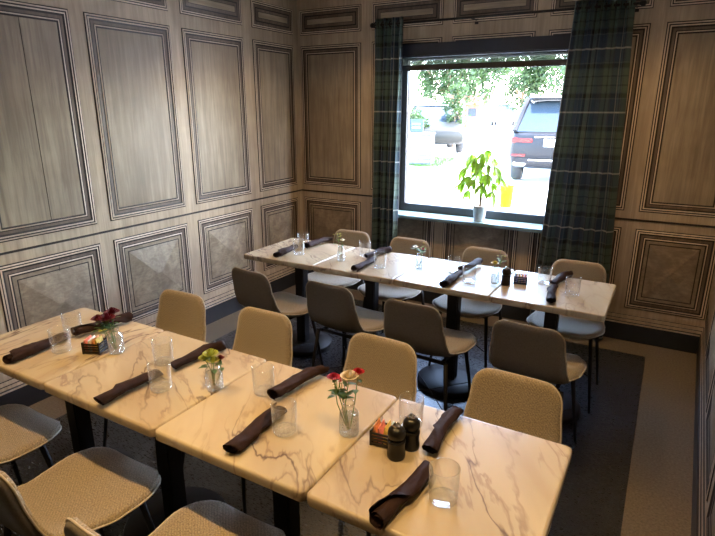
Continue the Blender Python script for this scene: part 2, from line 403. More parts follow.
def panel(wall, x, z, w, h, kind, opening=None):
    key = (kind, round(w, 3), round(h, 3), opening is not None and (round(x, 3), z))
    if key not in PM:
        mo = MB(); rings(mo, w, h, PROF if kind != 'top' else PROF_S)
        fd = MB()
        if kind == 'tall':
            i = .081; fd.v = [(i, -.0027, i), (w-i, -.0027, i), (w-i, -.0027, h-i), (i, -.0027, h-i)]; fd.f = [(0, 1, 2, 3)]; fd.m = [0]
        elif kind == 'low':
            pr = [(.081, .003, 0), (.102, .0045, 0), (.1055, .002, 1), (.109, .0045, 1)]
            rings(fd, w, h, [(a, b, {0: 0, 1: 1}[c]) for a, b, c in pr])
            i = .109; k = len(fd.v); dx = max(0, (w-h)/2)
            fd.v += [(i, -.0034, i), (w-i, -.0034, i), (w-i, -.0034, h-i), (i, -.0034, h-i), (w/2-dx, -.030, h/2), (w/2+dx+.001, -.030, h/2)]
            fd.f += [(k, k+1, k+5, k+4), (k+1, k+2, k+5), (k+2, k+3, k+4, k+5), (k+3, k, k+4)]; fd.m += [2, 0, 2, 0]
        else:
            pr = [(.057, .006, 0), (.062, .004, 1), (.082, .013, 2), (.086, .013, 1)]
            rings(fd, w, h, [(a, b, {0: 0, 1: 1, 2: 3}[c]) for a, b, c in pr])
            i = .086; k = len(fd.v); fd.v += [(i, -.0076, i), (w-i, -.0076, i), (w-i, -.0076, h-i), (i, -.0076, h-i)]; fd.f += [(k, k+1, k+2, k+3)]; fd.m += [2]
        a, b = fd.mesh('panel'), mo.mesh('moulding')
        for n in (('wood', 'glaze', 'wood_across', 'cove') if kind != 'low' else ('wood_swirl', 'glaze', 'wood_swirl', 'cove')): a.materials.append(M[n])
        for n in ('bead', 'glaze', 'cove', 'wood'): b.materials.append(M[n])
        if opening:
            for me in (a, b): cut(me, opening[0]-x, opening[1]-x, opening[2]-z, opening[3]-z)
        PM[key] = (a, b)
    a, b = PM[key]
    p = link('panel', a, None, wall, (x, 0, z)); link('moulding', b, None, p)
    return p
def column_of_panels(wall, x, w, opening=None):
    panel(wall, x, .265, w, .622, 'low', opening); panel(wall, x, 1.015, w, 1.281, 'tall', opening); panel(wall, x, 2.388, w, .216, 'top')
OP = (WX0-.005, WX1+.005, WZ0-.02, WZ1)
for x in (.028, 3.035): column_of_panels(wb, x, .655 if x < 1 else .53)
for x, w in ((.789, .651), (1.523, .655), (2.274, .665)): column_of_panels(wb, x, w, OP)
column_of_panels(wl, -.652, .573)
lx = (-1.423, -2.186, -2.939, -3.695, -4.45, -5.205, -5.96)
for i, x in enumerate(lx): column_of_panels(wl, x, .657)
for i in range(8): column_of_panels(wr, .05+.757*i, .657)
# wallpaper-thin board joint running down one column of the left wall
for z0, z1 in ((.345, .81), (1.09, 2.22)):
    sm = MB().box(-2.580, -2.577, -.0042, -.0030, z0, z1).obj('joint', 'glaze', wl)
def runs(wall, segs):
    for x0, x1 in segs:
        MB().add([(x0, -.001, .945), (x1, -.001, .945), (x1, -.006, .948), (x0, -.006, .948), (x0, -.006, .956), (x1, -.006, .956), (x1, -.001, .959), (x0, -.001, .959)], [(0, 1, 2, 3), (3, 2, 5, 4), (4, 5, 6, 7)]).obj('chair_rail', 'glaze', wall)
def base_runs(wall, side, x0, x1):
    b = MB().box(x0, x1, -.018, .0, 0, .138).obj('baseboard_'+side, 'base'); b.parent = wall; struct(b)
    t = MB(); ps = [(.138, .018, 0), (.150, .020, 1), (.158, .014, 2), (.176, .012, 0), (.181, .008, 2), (.205, .006, 0), (.209, .001, 2)]
    for i in range(len(ps)-1):
        (z0, p0, _), (z1, p1, mi) = ps[i], ps[i+1]
        t.add([(x0, -p0, z0), (x1, -p0, z0), (x1, -p1, z1), (x0, -p1, z1)], [(0, 1, 2, 3)], mi)
    t.obj('base_moulding', ['wood_rail', 'bead', 'glaze'], wall)
runs(wl, [(ROOM_Y, 0)]); runs(wr, [(0, 6.2)]); runs(wb, [(0, WX0-.01), (WX1+.01, RW_X)])
base_runs(wl, 'left', ROOM_Y, 0); base_runs(wr, 'right', 0, 6.2); base_runs(wb, 'back', 0, RW_X)

# ------------------------------------------------------------------ window
wf0 = MB()
FY0, FY1 = .125, .19
for a in ((WX0, WX0+.062, WZ0+.02, WZ1), (WX1-.062, WX1, WZ0+.02, WZ1), (WX0+.062, WX1-.062, WZ0+.02, .893), (WX0+.062, WX1-.062, WZ1-.06, WZ1)): wf0.box(a[0], a[1], FY0, FY1, a[2], a[3])
win = struct(wf0.obj('window_1', 'frame'))
be = MB()
for a in ((WX0+.058, WX0+.070, .885, 2.15), (WX1-.070, WX1-.058, .885, 2.15), (WX0+.07, WX1-.07, .885, .897), (WX0+.07, WX1-.07, 2.138, 2.15)): be.box(a[0], a[1], .150, .160, a[2], a[3])
be.obj('glazing_bead', 'jamb', win)
MB().box(WX0+.062, WX1-.062, .162, .166, .893, WZ1-.06).obj('pane', 'pane', win)
M['sill'] = plain('painted_sill', (.13, .22, .255), .32, 0, .03)
sill = struct(bevel_obj(MB().box(WX0-.03, WX1+.03, -.105, .125, .795, .825).obj('trim_1', 'sill'), .006))
sill['label'] = 'pale painted window sill'
rev = MB()
for a in ((WX0-.002, WX0+.012, .825, WZ1), (WX1-.012, WX1+.002, .825, WZ1)): rev.box(a[0], a[1], -.002, .124, a[2], a[3])
rev.box(WX0+.012, WX1-.012, -.002, .124, WZ1-.012, WZ1+.002)
struct(rev.obj('trim_2', 'frame'))
sh = thing('roller_shade', 'dark roller shade pulled slightly down inside the window head', 'shade', (0, 0, 0))
bevel_obj(MB().box(WX0-.01, WX1+.01, -.062, -.014, 2.148, 2.252).obj('cassette', 'shadebox', sh), .012)
MB().box(WX0+.03, WX1-.03, -.034, -.0325, 2.080, 2.15).obj('shade_fabric', 'shade_mesh', sh)
bevel_obj(MB().box(WX0+.025, WX1-.025, -.043, -.024, 2.043, 2.088).obj('hem_bar', 'hem', sh), .005)

# curtain rod
ROD_Y, ROD_Z = -.150, 2.402
rod = thing('curtain_rod', 'thin black curtain rod across the top of the window', 'curtain rod', (0, 0, 0))
MB().tube([(.90, ROD_Y, ROD_Z), (2.86, ROD_Y, ROD_Z)], .009, 10).obj('rod', 'black', rod, smooth=True)
for x, s in ((.90, -1), (2.86, 1)):
    MB().lathe([(.002, 0), (.012, .002), (.012, .010), (.019, .016), (.021, .028), (.015, .040), (.002, .045)], 14).obj('finial', 'black', rod, (x, ROD_Y, ROD_Z), (0, s*PI/2, 0), True)
for x in (.93, 1.72, 2.84):
    b = MB().tube([(x, .0, ROD_Z+.0), (x, ROD_Y, ROD_Z-.004)], .006, 8); b.box(x-.014, x+.014, -.006, 0, ROD_Z-.03, ROD_Z+.03); b.obj('bracket', 'black', rod)

def curtain(name, label, top, bot, folds, width, seed, zbot=.015, ztop=2.448):
    t = thing(name, label, 'curtain', (0, 0, 0))
    NX, NZ = 150, 70; vs = []; uv = []; fs = []
    for j in range(NZ+1):
        q = j/NZ; z = ztop - (ztop-zbot)*q
        x0 = top[0]+(bot[0]-top[0])*q; x1 = top[1]+(bot[1]-top[1])*q
        for i in range(NX+1):
            s = i/NX
            ph = 2*PI*folds*s + .5*math.sin(3*s+seed) + q*.9*math.sin(5*s+seed*2)
            amp = .028 + .014*min(1, q*1.5)*(.6+.5*noise.noise(Vector((s*4, q*1.2, seed))))
            wv = math.sin(ph)
            y = ROD_Y + amp*wv*(1+.15*math.sin(ph*2)) + .008*noise.noise(Vector((s*9, q*5, seed+4)))
            x = x0+(x1-x0)*(s+.020*math.sin(ph*2+.5)/1.0) + .004*noise.noise(Vector((s*6, q*7, seed+9)))
            vs.append((x, y, z)); uv.append((s*width, z))
    for j in range(NZ):
        for i in range(NX):
            a = j*(NX+1)+i; fs.append((a, a+1, a+NX+2, a+NX+1))
    me = bpy.data.meshes.new('cloth'); me.from_pydata(vs, [], fs); ul = me.uv_layers.new(name='UVMap')
    for lp in me.loops: ul.data[lp.index].uv = uv[lp.vertex_index]
    c = link('cloth', me, 'tartan', t, smooth=True)
    so = c.modifiers.new('thick', 'SOLIDIFY'); so.thickness = .0025
    k = 0
    for g in range(folds*2):
        s = (g+.5)/(folds*2); x = top[0]+(top[1]-top[0])*s
        MB().lathe([(.017, -.002), (.025, -.004), (.027, 0), (.025, .004), (.017, .002)], 16).obj('grommet', 'black', t, (x, ROD_Y, ROD_Z), (0, PI/2, 0), True)
    return t
curtain('tartan_curtain', 'dark tartan curtain hanging at the left of the window near the corner', (.885, 1.165), (.862, 1.128), 4, 1.15, 1.3)
curtain('tartan_curtain', 'wide dark tartan curtain flaring out at the right of the window', (2.467, 2.830), (2.345, 2.915), 6, 1.5, 4.1)

# ------------------------------------------------------------------ ceiling downlights
spots = [(x, y) for y in (-1.02, -3.43) for x in (1.0, 2.0, 3.0)] + [(1.75, -5.4)]  # last one, behind the camera, is unseen and added as wide fill
dn = {(-1.02): 'above the window row of tables', (-3.43): 'above the near row of tables', (-5.4): 'behind the camera'}
pos = {1.0: 'left', 2.0: 'middle', 3.0: 'right', 1.75: 'rear'}
for x, y in spots:
    t = thing('ceiling_downlight', 'warm recessed ceiling downlight %s, the %s one' % (dn[y], pos[x]) if y != -5.4 else 'unseen ceiling downlight added behind the camera as warm fill', 'downlight', (x, y, CEIL), 0, 'recessed ceiling downlights')
    MB().lathe([(.045, -.004), (.050, -.010), (.066, -.008), (.070, 0)], 24).obj('trim_ring', 'white_paint', t, smooth=True)
    MB().lathe([(.001, -.003), (.044, -.003)], 24).obj('lens', 'lamp', t)
    ld = bpy.data.lights.new('downlight_bulb', 'SPOT'); ld.energy = LAMP_W*(1.0 if y == -3.43 else .46 if y == -1.02 else .18); ld.color = (1, .62, .24)
    ld.spot_size = math.radians(150 if y == -5.4 else 130 if y == -1.02 else 76); ld.spot_blend = .5 if y == -3.43 else .8; ld.shadow_soft_size = .035
    lo = bpy.data.objects.new('bulb', ld); COL.objects.link(lo); lo.parent = t; lo.location = (0, 0, -.03)

# ------------------------------------------------------------------ chairs
def chair_parts():
    P = [(-.262, .800), (-.252, .735), (-.240, .665), (-.227, .607), (-.209, .560), (-.180, .521), (-.130, .497), (-.06, .485), (.03, .482), (.12, .485), (.185, .488), (.222, .481), (.238, .467)]
    pts = [Vector((0, a, b)) for a, b in P]
    def cr_(p0, p1, p2, p3, t): return .5*((2*p1)+(p2-p0)*t+(2*p0-5*p1+4*p2-p3)*t*t+(3*p1-p0-3*p2+p3)*t**3)
    dense = []
    for i in range(len(pts)-1):
        for k in range(12): dense.append(cr_(pts[max(0, i-1)], pts[i], pts[i+1], pts[min(len(pts)-1, i+2)], k/12))
    dense.append(pts[-1])
    L = [0]
    for a, b in zip(dense, dense[1:]): L.append(L[-1]+(b-a).length)
    T = L[-1]
    def at(s):
        s = max(0, min(T, s))
        for i in range(len(L)-1):
            if L[i+1] >= s:
                f = (s-L[i])/(L[i+1]-L[i]); return dense[i].lerp(dense[i+1], f)
        return dense[-1]
    ws = [(0, .156), (.10, .166), (.20, .178), (.28, .186), (.35, .187), (.42, .198), (.50, .214), (.58, .220), (.66, .214), (T, .200)]
    def half(s):
        for (a, x), (b, y) in zip(ws, ws[1:]):
            if s <= b:
                f = (s-a)/(b-a); f = f*f*(3-2*f); w = x+(y-x)*f; break
        else: w = ws[-1][1]
        r = .058
        if s < r: w -= r - math.sqrt(max(0, r*r-(r-s)**2))
        r2 = .13; e = T-s
        if e < r2: w -= (r2 - math.sqrt(max(0, r2*r2-(r2-e)**2)))*.95
        return w
    # stations: denser at the ends
    st = [0, .002, .006, .013, .024, .038, .055, .075]
    st += [.075+(T-.13-.075)*k/20 for k in range(1, 20)]
    st += [T-.13, T-.105, T-.08, T-.058, T-.038, T-.022, T-.011, T-.004, T]
    NT_ = 18
    G = []
    for s in st:
        c = at(s); h = half(s); row = []
        f = max(0, min(1, (s-.25)/.15)); f = f*f*(3-2*f)     # 0 back .. 1 seat
        d = (at(s+.01)-at(s-.01)).normalized(); n = Vector((0, -d.z, d.y)); n = n if n.z*f+n.y*(1-f) > 0 else -n
        for k in range(NT_+1):
            u = -1+2*k/NT_; u = math.copysign(abs(u)**.85, u)
            off = (.024*(1-f)+.012*f)*(u*h/.22)**2 - .006*f
            if .28 < s < .46: off += .012*math.sin(PI*(s-.28)/.18)*u*u
            row.append((Vector((u*h, 0, 0))+c+n*off, n, u, s, h))
        G.append(row)
    def thick(u, s, h):
        e = min((1-abs(u))*h, s*1.0, T-s)
        q = min(1, e/.022); return .017*math.sqrt(max(0, 1-(1-q)**2))
    split = next(i for i, s in enumerate(st) if s > .345)
    out = []
    for a, b in ((0, split), (split, len(st)-1)):
        mb = MB(); uv = []; W = NT_+1; nR = b-a+1
        for sg in (1, -1):
            for i in range(a, b+1):
                for (p, n, u, s, h) in G[i]:
                    mb.v.append(tuple(p+n*sg*thick(u, s, h))); uv.append((u*h+.5, s+(2 if sg < 0 else 0)))
        for sg, base in ((1, 0), (-1, W*nR)):
            for i in range(nR-1):
                for k in range(NT_):
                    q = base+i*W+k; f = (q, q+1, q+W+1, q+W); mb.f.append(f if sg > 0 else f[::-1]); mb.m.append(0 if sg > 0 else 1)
        me = mb.mesh('shell'); ul = me.uv_layers.new(name='UVMap')
        for lp in me.loops: ul.data[lp.index].uv = uv[lp.vertex_index]
        bm = bmesh.new(); bm.from_mesh(me); bmesh.ops.remove_doubles(bm, verts=bm.verts, dist=.0004); bmesh.ops.recalc_face_normals(bm, faces=bm.faces); bm.to_mesh(me); bm.free()
        left = [G[i][0][0] for i in range(a, b+1)]; right = [G[i][-1][0] for i in range(a, b+1)]
        end = G[a] if a == 0 else G[b]
        mid = [p[0] for p in end]
        path = (left[::-1] + mid[1:-1] + right) if a == 0 else (left + mid[1:-1] + right[::-1])
        clean = [path[0]]
        for p in path[1:]:
            if (p-clean[-1]).length > .004: clean.append(p)
        out.append((me, MB().tube(clean, .0036, 6).mesh('piping')))
    return out
def make_chair(label, loc, rz, group):
    t = thing('upholstered_chair', label, 'chair', loc, rz, group)
    (bm_, bp), (sm_, sp) = chair_parts()
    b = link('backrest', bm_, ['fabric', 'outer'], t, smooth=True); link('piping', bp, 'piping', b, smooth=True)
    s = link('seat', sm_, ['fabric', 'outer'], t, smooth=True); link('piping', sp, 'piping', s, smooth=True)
    fr = MB()
    fr.tube([(-.15, -.13, .450), (.15, -.13, .450)], .011, 8).tube([(-.15, .13, .450), (.15, .13, .450)], .011, 8)
    fr.tube([(-.13, -.14, .452), (-.13, .14, .452)], .010, 8).tube([(.13, -.14, .452), (.13, .14, .452)], .010, 8)
    fr.obj('seat_frame', 'black', t, smooth=True)
    tops = {}; feet = {}
    for sx in (-1, 1):
        for sy in (-1, 1):
            a = Vector((sx*.155, sy*.135-.005, .455)); f = Vector((sx*.205, sy*.200-.005, .0)); tops[sx, sy] = a; feet[sx, sy] = f
            MB().tube([a, a.lerp(f, .5), f], [.012, .010, .0075], 10).obj('leg', 'black', t, smooth=True)
    for sx in (-1, 1):
        a = tops[sx, 1].lerp(feet[sx, 1], .52); b2 = tops[-sx, -1].lerp(feet[-sx, -1], .60)
        MB().tube([a, a.lerp(b2, .5)+Vector((0, 0, -.006 if sx > 0 else .006)), b2], .0028, 6).obj('brace_wire', 'black', t, smooth=True)
    return t
GF, GW, GN, GC = 'chairs on the room side of the window table row', 'chairs on the window side of the window table row', 'chairs on the far side of the near table row', 'chairs on the camera side of the near table row'
ch0 = make_chair('beige chair, back to us, first from the left wall at the window row', (1.095, -1.80, 0), math.radians(-6), GF)
specs = [
 ('beige chair, back to us, second from the left wall at the window row', (1.64, -1.78, 0), -3, GF),
 ('beige chair, back to us, third from the left wall at the window row', (2.17, -1.82, 0), -3, GF),
 ('beige chair, back to us, at the right end of the window row', (2.745, -1.82, 0), -2, GF),
 ('beige chair facing us below the left tartan curtain, nearest the corner', (1.06, -1.05, 0), 180, GW),
 ('beige chair facing us under the window, beside the left tartan curtain', (1.565, -1.06, 0), 178, GW),
 ('beige chair facing us directly below the potted plant', (2.15, -1.07, 0), 178, GW),
 ('beige chair facing us in front of the right tartan curtain', (2.775, -1.09, 0), 180, GW),
 ('beige chair facing us across the near row, the one nearest the left wall', (1.055, -2.80, 0), 182, GN),
 ('beige chair facing us across the near row, second from the left wall', (1.60, -2.79, 0), 180, GN),
 ('beige chair facing us behind the vase of cream and red roses', (2.23, -2.79, 0), 178, GN),
 ('beige chair facing us at the right end of the near row', (2.81, -2.84, 0), 178, GN),
 ('beige chair at the left frame edge with only its seat in view', (1.02, -3.57, 0), 0, GC),
 ('beige chair in the lower left whose seat is half in warm light, back to us', (1.62, -3.58, 0), 0, GC),
 ('beige chair cut off by the bottom edge of the picture, back to us', (2.19, -3.585, 0), 0, GC)]
for lb, lc, rz, g in specs: dup(ch0, lb, lc, math.radians(rz), g)

# ------------------------------------------------------------------ tables
TZ = .75; TD = .586; TH = .036
def make_table(w):
    def rr(w, d, r, n=6):
        pts = []
        for cx, cy, a0 in ((w/2-r, d/2-r, 0), (-w/2+r, d/2-r, PI/2), (-w/2+r, -d/2+r, PI), (w/2-r, -d/2+r, 1.5*PI)):
            pts += [(cx+r*math.cos(a0+PI/2*k/n), cy+r*math.sin(a0+PI/2*k/n)) for k in range(n+1)]
        return pts
    mb = MB(); lv = [(.006, TZ-TH), (.002, TZ-TH+.002), (0, TZ-TH+.006), (0, TZ-.007), (.002, TZ-.003), (.006, TZ-.0005), (.010, TZ)]
    N = 28
    for ins, z in lv: mb.v += [(x, y, z) for x, y in rr(w-2*ins, TD-2*ins, max(.006, .020-ins*.6))]
    for i in range(len(lv)-1):
        for k in range(N): a = i*N+k; b = i*N+(k+1) % N; mb.f.append((a, b, b+N, a+N)); mb.m.append(0)
    mb.f += [tuple(reversed(range(N))), tuple(range((len(lv)-1)*N, len(lv)*N))]; mb.m += [0, 0]
    return mb.mesh('tabletop')
colm = bevel_obj(MB().box(-.036, .036, -.036, .036, .03, TZ-TH-.008).obj('column', 'black'), .006).data
bpy.data.objects.remove(bpy.data.objects['column'])
basem = MB().lathe([(.0, .0), (.212, .0), (.215, .004), (.215, .034), (.211, .039), (.10, .044), (.0, .045)], 48).mesh('base_plate')
bracm = MB().box(-.20, .20, -.025, .025, TZ-TH-.010, TZ-TH).box(-.025, .025, -.20, .20, TZ-TH-.010, TZ-TH).mesh('top_bracket')
stick = MB().box(-.011, .011, -.0375, -.0362, .655, .677).mesh('sticker')
M['sticker'] = plain('grey_sticker', (.16, .16, .16), .6)
ordn = ['first', 'second', 'third', 'fourth']
def table(x0, x1, yb, label, group):
    g = .0012; cx = (x0+x1)/2
    t = thing('marble_table', label, 'table', (cx, yb-TD/2, 0), 0, group)
    o = link('tabletop', make_table(x1-x0-2*g), 'marble', t)
    for p in o.data.polygons: p.use_smooth = len(p.vertices) == 4
    link('column', colm, 'black', t); link('base_plate', basem, 'black', t, smooth=True); link('top_bracket', bracm, 'black', t); link('sticker', stick, 'sticker', t)
NXS = [.651, 1.263, 1.872, 2.467, 3.059]; NYB = -2.856
FXS = [.650, 1.243, 1.834, 2.426, 3.018]; FYB = -1.053
nl = ['table at the left end of the near row, with dark red flowers', 'second table of the near row, with the vase of yellow-green flowers', 'third table of the near row, with the vase of cream and red roses', 'table at the right end of the near row, with black mills and sugar caddy']
fl_ = ['table of the window row at the left wall end', 'second table of the window row from the left wall', 'third table of the window row, directly in front of the potted plant', 'table at the right end of the window row, with black mill and caddy']
for i in range(4): table(NXS[i], NXS[i+1], NYB, 'marble '+nl[i], 'near row of marble tables')
for i in range(4): table(FXS[i], FXS[i+1], FYB, 'marble '+fl_[i], 'window row of marble tables')

# ------------------------------------------------------------------ napkin rolls
def napkin_mesh(seed, length=.25):
    rnd = random.Random(seed); NL, NS = 26, 84; vs = []; fs = []
    turns = 2.35
    for i in range(NL+1):
        q = i/NL; y = (q-.5)*length
        endt = turns + .55*(q-.5)*(1 if seed % 2 else -1) + .06*math.sin(q*9+seed)
        sc = 1.0 + .10*math.sin(q*3.0+seed) + .10*(q-.5)*(1 if seed % 3 else -1) + .04*noise.noise(Vector((q*6, seed, 0)))
        bendx = .006*math.sin(q*PI*1.2+seed)
        for k in range(NS+1):
            s = k/NS; th = 2*PI*endt*s + .5; r = (.0085+.0150*s**.8)*sc
            r *= 1+.14*noise.noise(Vector((math.cos(th)*2, math.sin(th)*2+seed, q*7)))*(.3+s)
            if s > .93: r += (.004+.006*max(0, math.sin(q*5+seed)))*(s-.93)/.07
            x = r*math.cos(th)*1.10; z = r*math.sin(th)*.86
            yy = y + (.012*math.sin(th*1.0+seed)*s if i in (0, NL) else 0)
            vs.append((x+bendx, yy, z))
    W = NS+1
    for i in range(NL):
        for k in range(NS): a = i*W+k; fs.append((a, a+1, a+W+1, a+W))
    zmin = min(v[2] for v in vs); vs = [(x, y, z-zmin+.0012) for x, y, z in vs]
    me = bpy.data.meshes.new('napkin'); me.from_pydata(vs, [], fs); me.materials.append(M['napkin'])
    me.polygons.foreach_set('use_smooth', [True]*len(fs)); return me
nap = [napkin_mesh(s) for s in (1, 2, 3, 4)]
def cutlery_mesh():
    mb = MB()
    for x, z, l in ((-.004, .016, .226), (.004, .021, .218)): mb.box(x-.0045, x+.0045, -l/2, l/2, z-.001, z+.001)
    return mb.mesh('cutlery')
nspec = [
 (.986, -3.292, 91, 'lying at the left frame edge on the near row'), (1.016, -3.000, 79, 'behind the dark red flowers on the near row'),
 (1.609, -3.316, 88, 'on the front of the second near table, left of a tumbler'), (1.628, -3.001, 87, 'behind the vase of yellow-green flowers'),
 (2.179, -3.290, 89, 'on the front of the third near table'), (2.122, -2.986, 79, 'left of the cream and red roses, at the far table edge'),
 (2.691, -2.998, 91, 'right of the black mills on the near row'), (2.707, -3.325, 86, 'at the bottom of the picture beside the nearest tumbler'),
 (.910, -1.473, 93, 'at the left end of the window row, front setting'), (.984, -1.174, 81, 'at the left end of the window row, back setting'),
 (1.560, -1.494, 89, 'front setting of the second window row table'), (1.502, -1.194, 80, 'back setting of the second window row table'),
 (2.160, -1.500, 85, 'front setting of the third window row table'), (2.178, -1.200, 83, 'back setting of the third window row table'),
 (2.730, -1.480, 97, 'front setting at the right end of the window row'), (2.724, -1.176, 83, 'back setting at the right end of the window row')]
for i, (x, y, a, lb) in enumerate(nspec):
    o = link('napkin_roll', nap[i % 4], None, None, (x, y, TZ+.0005), (0, 0, math.radians(a-90) + (PI if i % 3 == 1 else 0)))
    tag(o, 'rolled dark brown napkin '+lb, 'napkin', 'rolled napkins on the tables')

# ------------------------------------------------------------------ tumblers
def glass_meshes():
    w = MB().lathe([(.0355, .002), (.0375, .006), (.0385, .030), (.0405, .098), (.0402, .1005), (.0392, .1005), (.0388, .098), (.0368, .030), (.0352, .012)], 40)
    b = MB().lathe([(.0005, .001), (.033, .0005), (.0355, .002), (.0352, .012), (.030, .0095), (.0005, .0085)], 40)
    return w.mesh('wall'), b.mesh('thick_base')
gw, gb = glass_meshes()
gspec = [
 (1.064, -3.235, 'over the napkin at the left frame edge'), (.951, -3.107, 'left of the sugar caddy and dark red flowers'),
 (1.688, -3.245, 'at the front of the second near table'), (1.529, -3.095, 'at the back of the second near table'),
 (2.246, -3.235, 'at the front of the third near table, over a napkin end'), (2.030, -3.075, 'at the back of the third near table'),
 (2.579, -3.000, 'standing behind the black mills'), (2.798, -3.276, 'nearest the camera at the bottom of the picture'),
 (1.005, -1.449, 'front setting at the left end of the window row'), (.905, -1.255, 'back setting at the left end of the window row'),
 (1.428, -1.249, 'back setting of the second window row table'), (1.656, -1.458, 'front setting of the second window row table'),
 (2.105, -1.315, 'back setting of the third window row table'), (2.255, -1.466, 'front setting of the third window row table'),
 (2.644, -1.265, 'left of the napkins at the right end of the window row'), (2.820, -1.391, 'right of the napkins at the right end of the window row')]
for x, y, lb in gspec:
    t = thing('tumbler', 'clear straight tumbler '+lb, 'glass', (x, y, TZ+.0005), 0, 'water tumblers on the tables')
    link('wall', gw, 'glass', t, smooth=True); link('thick_base', gb, 'glass_base', t, smooth=True)

# ------------------------------------------------------------------ flowers
def petal_ball(mb, c, r, layers, seed, flat=.75):
    rnd = random.Random(seed); c = Vector(c)
    for li in range(layers):
        q = li/(max(1, layers-1)); n = 5 + li; tilt = .25 + 1.05*q; rad = r*(.35+.65*q)
        for k in range(n):
            a = 2*PI*(k+.5*(li % 2)+rnd.uniform(-.1, .1))/n
            d = Vector((math.cos(a), math.sin(a), 0)); tn = Vector((-d.y, d.x, 0))
            pu = Vector((0, 0, 1)); w = rad*.62
            p0 = c + d*rad*.08 - pu*r*.3
            m = c + d*rad*math.sin(tilt)*.75 + pu*r*(.25*math.cos(tilt)+.05)
            e = c + d*rad*math.sin(tilt)*1.0 + pu*r*(.75*math.cos(tilt)-.05*q)
            mb.add([p0-tn*w*.25, p0+tn*w*.25, m+tn*w*.62-d*r*.06, e+tn*w*.35, e-tn*w*.35, m-tn*w*.62-d*r*.06, m+d*r*.05], [(0, 1, 6), (1, 2, 6), (2, 3, 6), (3, 4, 6), (4, 5, 6), (5, 0, 6)])
def leaf_at(mb, p, d, size, w=.4, droop=.2):
    p = Vector(p); d = Vector(d).normalized(); sd = d.cross(Vector((0, 0, 1)))
    sd = sd.normalized() if sd.length > .01 else Vector((1, 0, 0)); u = sd.cross(d)
    rows = [(0, .02), (.25, .8), (.55, 1), (.8, .6), (1, .02)]; vs = []
    for q, ww in rows:
        c = p+d*size*q - Vector((0, 0, 1))*droop*size*q*q
        vs += [c-sd*size*w*.5*ww+u*size*.05*ww, c, c+sd*size*w*.5*ww+u*size*.05*ww]
    fs = []
    for i in range(4): a = i*3; fs += [(a, a+1, a+4, a+3), (a+1, a+2, a+5, a+4)]
    mb.add(vs, fs)
def flower(name, label, cat, base, head, r, mat, layers=3, leaves=3, group='cut flowers in the table vases', leafmat_='leaf_dark', seed=1, kind='bloom'):
    rnd = random.Random(seed); base = Vector(base); head = Vector(head); L = head-base
    t = thing(name, label, cat, base, 0, group)
    bend = Vector((rnd.uniform(-.01, .01), rnd.uniform(-.01, .01), 0))
    MB().tube([(0, 0, 0), L*.5+bend, L], .0016, 6).obj('stem', 'stem', t, smooth=True)
    if kind == 'bloom':
        mb = MB(); petal_ball(mb, L, r*1.15, layers+1, seed); mb.obj('bloom', mat, t, smooth=True)
        g = MB().lathe([(.0015, -.012), (r*.30, -r*.35), (r*.35, -r*.1)], 8, L); g.obj('calyx', 'stem', t)
    else:
        for k in range(5):
            e = L + Vector((rnd.uniform(-1, 1), rnd.uniform(-1, 1), rnd.uniform(-.6, .9)))*r*1.7
            mb = MB(); petal_ball(mb, e, r*.45, 2, seed+k); mb.obj('bloom', mat, t, smooth=True)
            MB().tube([L*.75, e], .001, 5).obj('twig', 'stem', t)
    for k in range(leaves):
        a = rnd.uniform(0, 2*PI); q = rnd.uniform(.62, .9)
        mb = MB(); leaf_at(mb, L*q+bend*(1-abs(q-.5)), (math.cos(a), math.sin(a), .35), rnd.uniform(.032, .05)); mb.obj('leaf', leafmat_, t, smooth=True)
    return t
vp_out = [(.027, .0), (.0295, .003), (.030, .012), (.030, .070), (.0285, .080), (.021, .090), (.0165, .096), (.0165, .108), (.0185, .110), (.0185, .115)]
def bottle_meshes(sx=1.0, sz=1.0):
    lo = MB().lathe([(r*sx, z*sz) for r, z in [(.0005, .001)]+vp_out[:2]+[(.030, .012), (.030, .056)]], 32).mesh('dimpled_body')
    hi = MB().lathe([(r*sx, z*sz) for r, z in [(.030, .056), (.030, .070)]+vp_out[4:]+[(.0165, .115), (.0145, .108)]], 32).mesh('neck')
    wa = MB().lathe([(r*sx, z*sz) for r, z in [(.0005, .004), (.0275, .005), (.0280, .068), (.0005, .0685)]], 24).mesh('water')
    return lo, hi, wa
bA, bB = bottle_meshes(1.05, .95), bottle_meshes(.88, .86)
vspec = [(1.275, -3.124, bA, 'beside the sugar caddy, holding dark red flowers'), (1.853, -3.141, bA, 'holding yellow-green flowers on the near row'), (2.428, -3.139, bA, 'holding cream and red roses on the near row'),
 (1.350, -1.440, bB, 'with greenish sprigs, leftmost on the window row'), (1.880, -1.343, bB, 'with small white flowers, middle of the window row'), (2.388, -1.388, bB, 'with a yellow rose, beside the window row mill')]
for x, y, b, lb in vspec:
    t = thing('bottle_vase', 'small clear glass bottle vase '+lb, 'vase', (x, y, TZ+.0005), 0, 'bottle vases on the tables')
    link('body', b[0], 'bottle_tex', t, smooth=True); link('neck', b[1], 'bottle', t, smooth=True); link('water', b[2], 'water', t, smooth=True)
def fl(v, dx, dy, dz, *a, **k):
    x, y, b, _ = vspec[v]; s = 1.0 if v < 3 else .86
    flower(*a[:3], (x+dx*.12, y+dy*.12, TZ+.012), (x+dx, y+dy, TZ+dz), *a[3:], **k)
V1 = 'in the bottle vase beside the left sugar caddy'
fl(0, -.050, .000, .140, 'red_flower', 'dark red flower leaning left '+V1, 'flower', .031, 'petal_red', 4, 4, seed=11)
fl(0, -.020, -.010, .152, 'red_flower', 'dark red flower, tallest '+V1, 'flower', .029, 'petal_red', 4, 4, seed=12)
fl(0, -.066, .020, .118, 'red_flower', 'dark red flower hanging lowest '+V1, 'flower', .027, 'petal_red', 3, 4, seed=13)
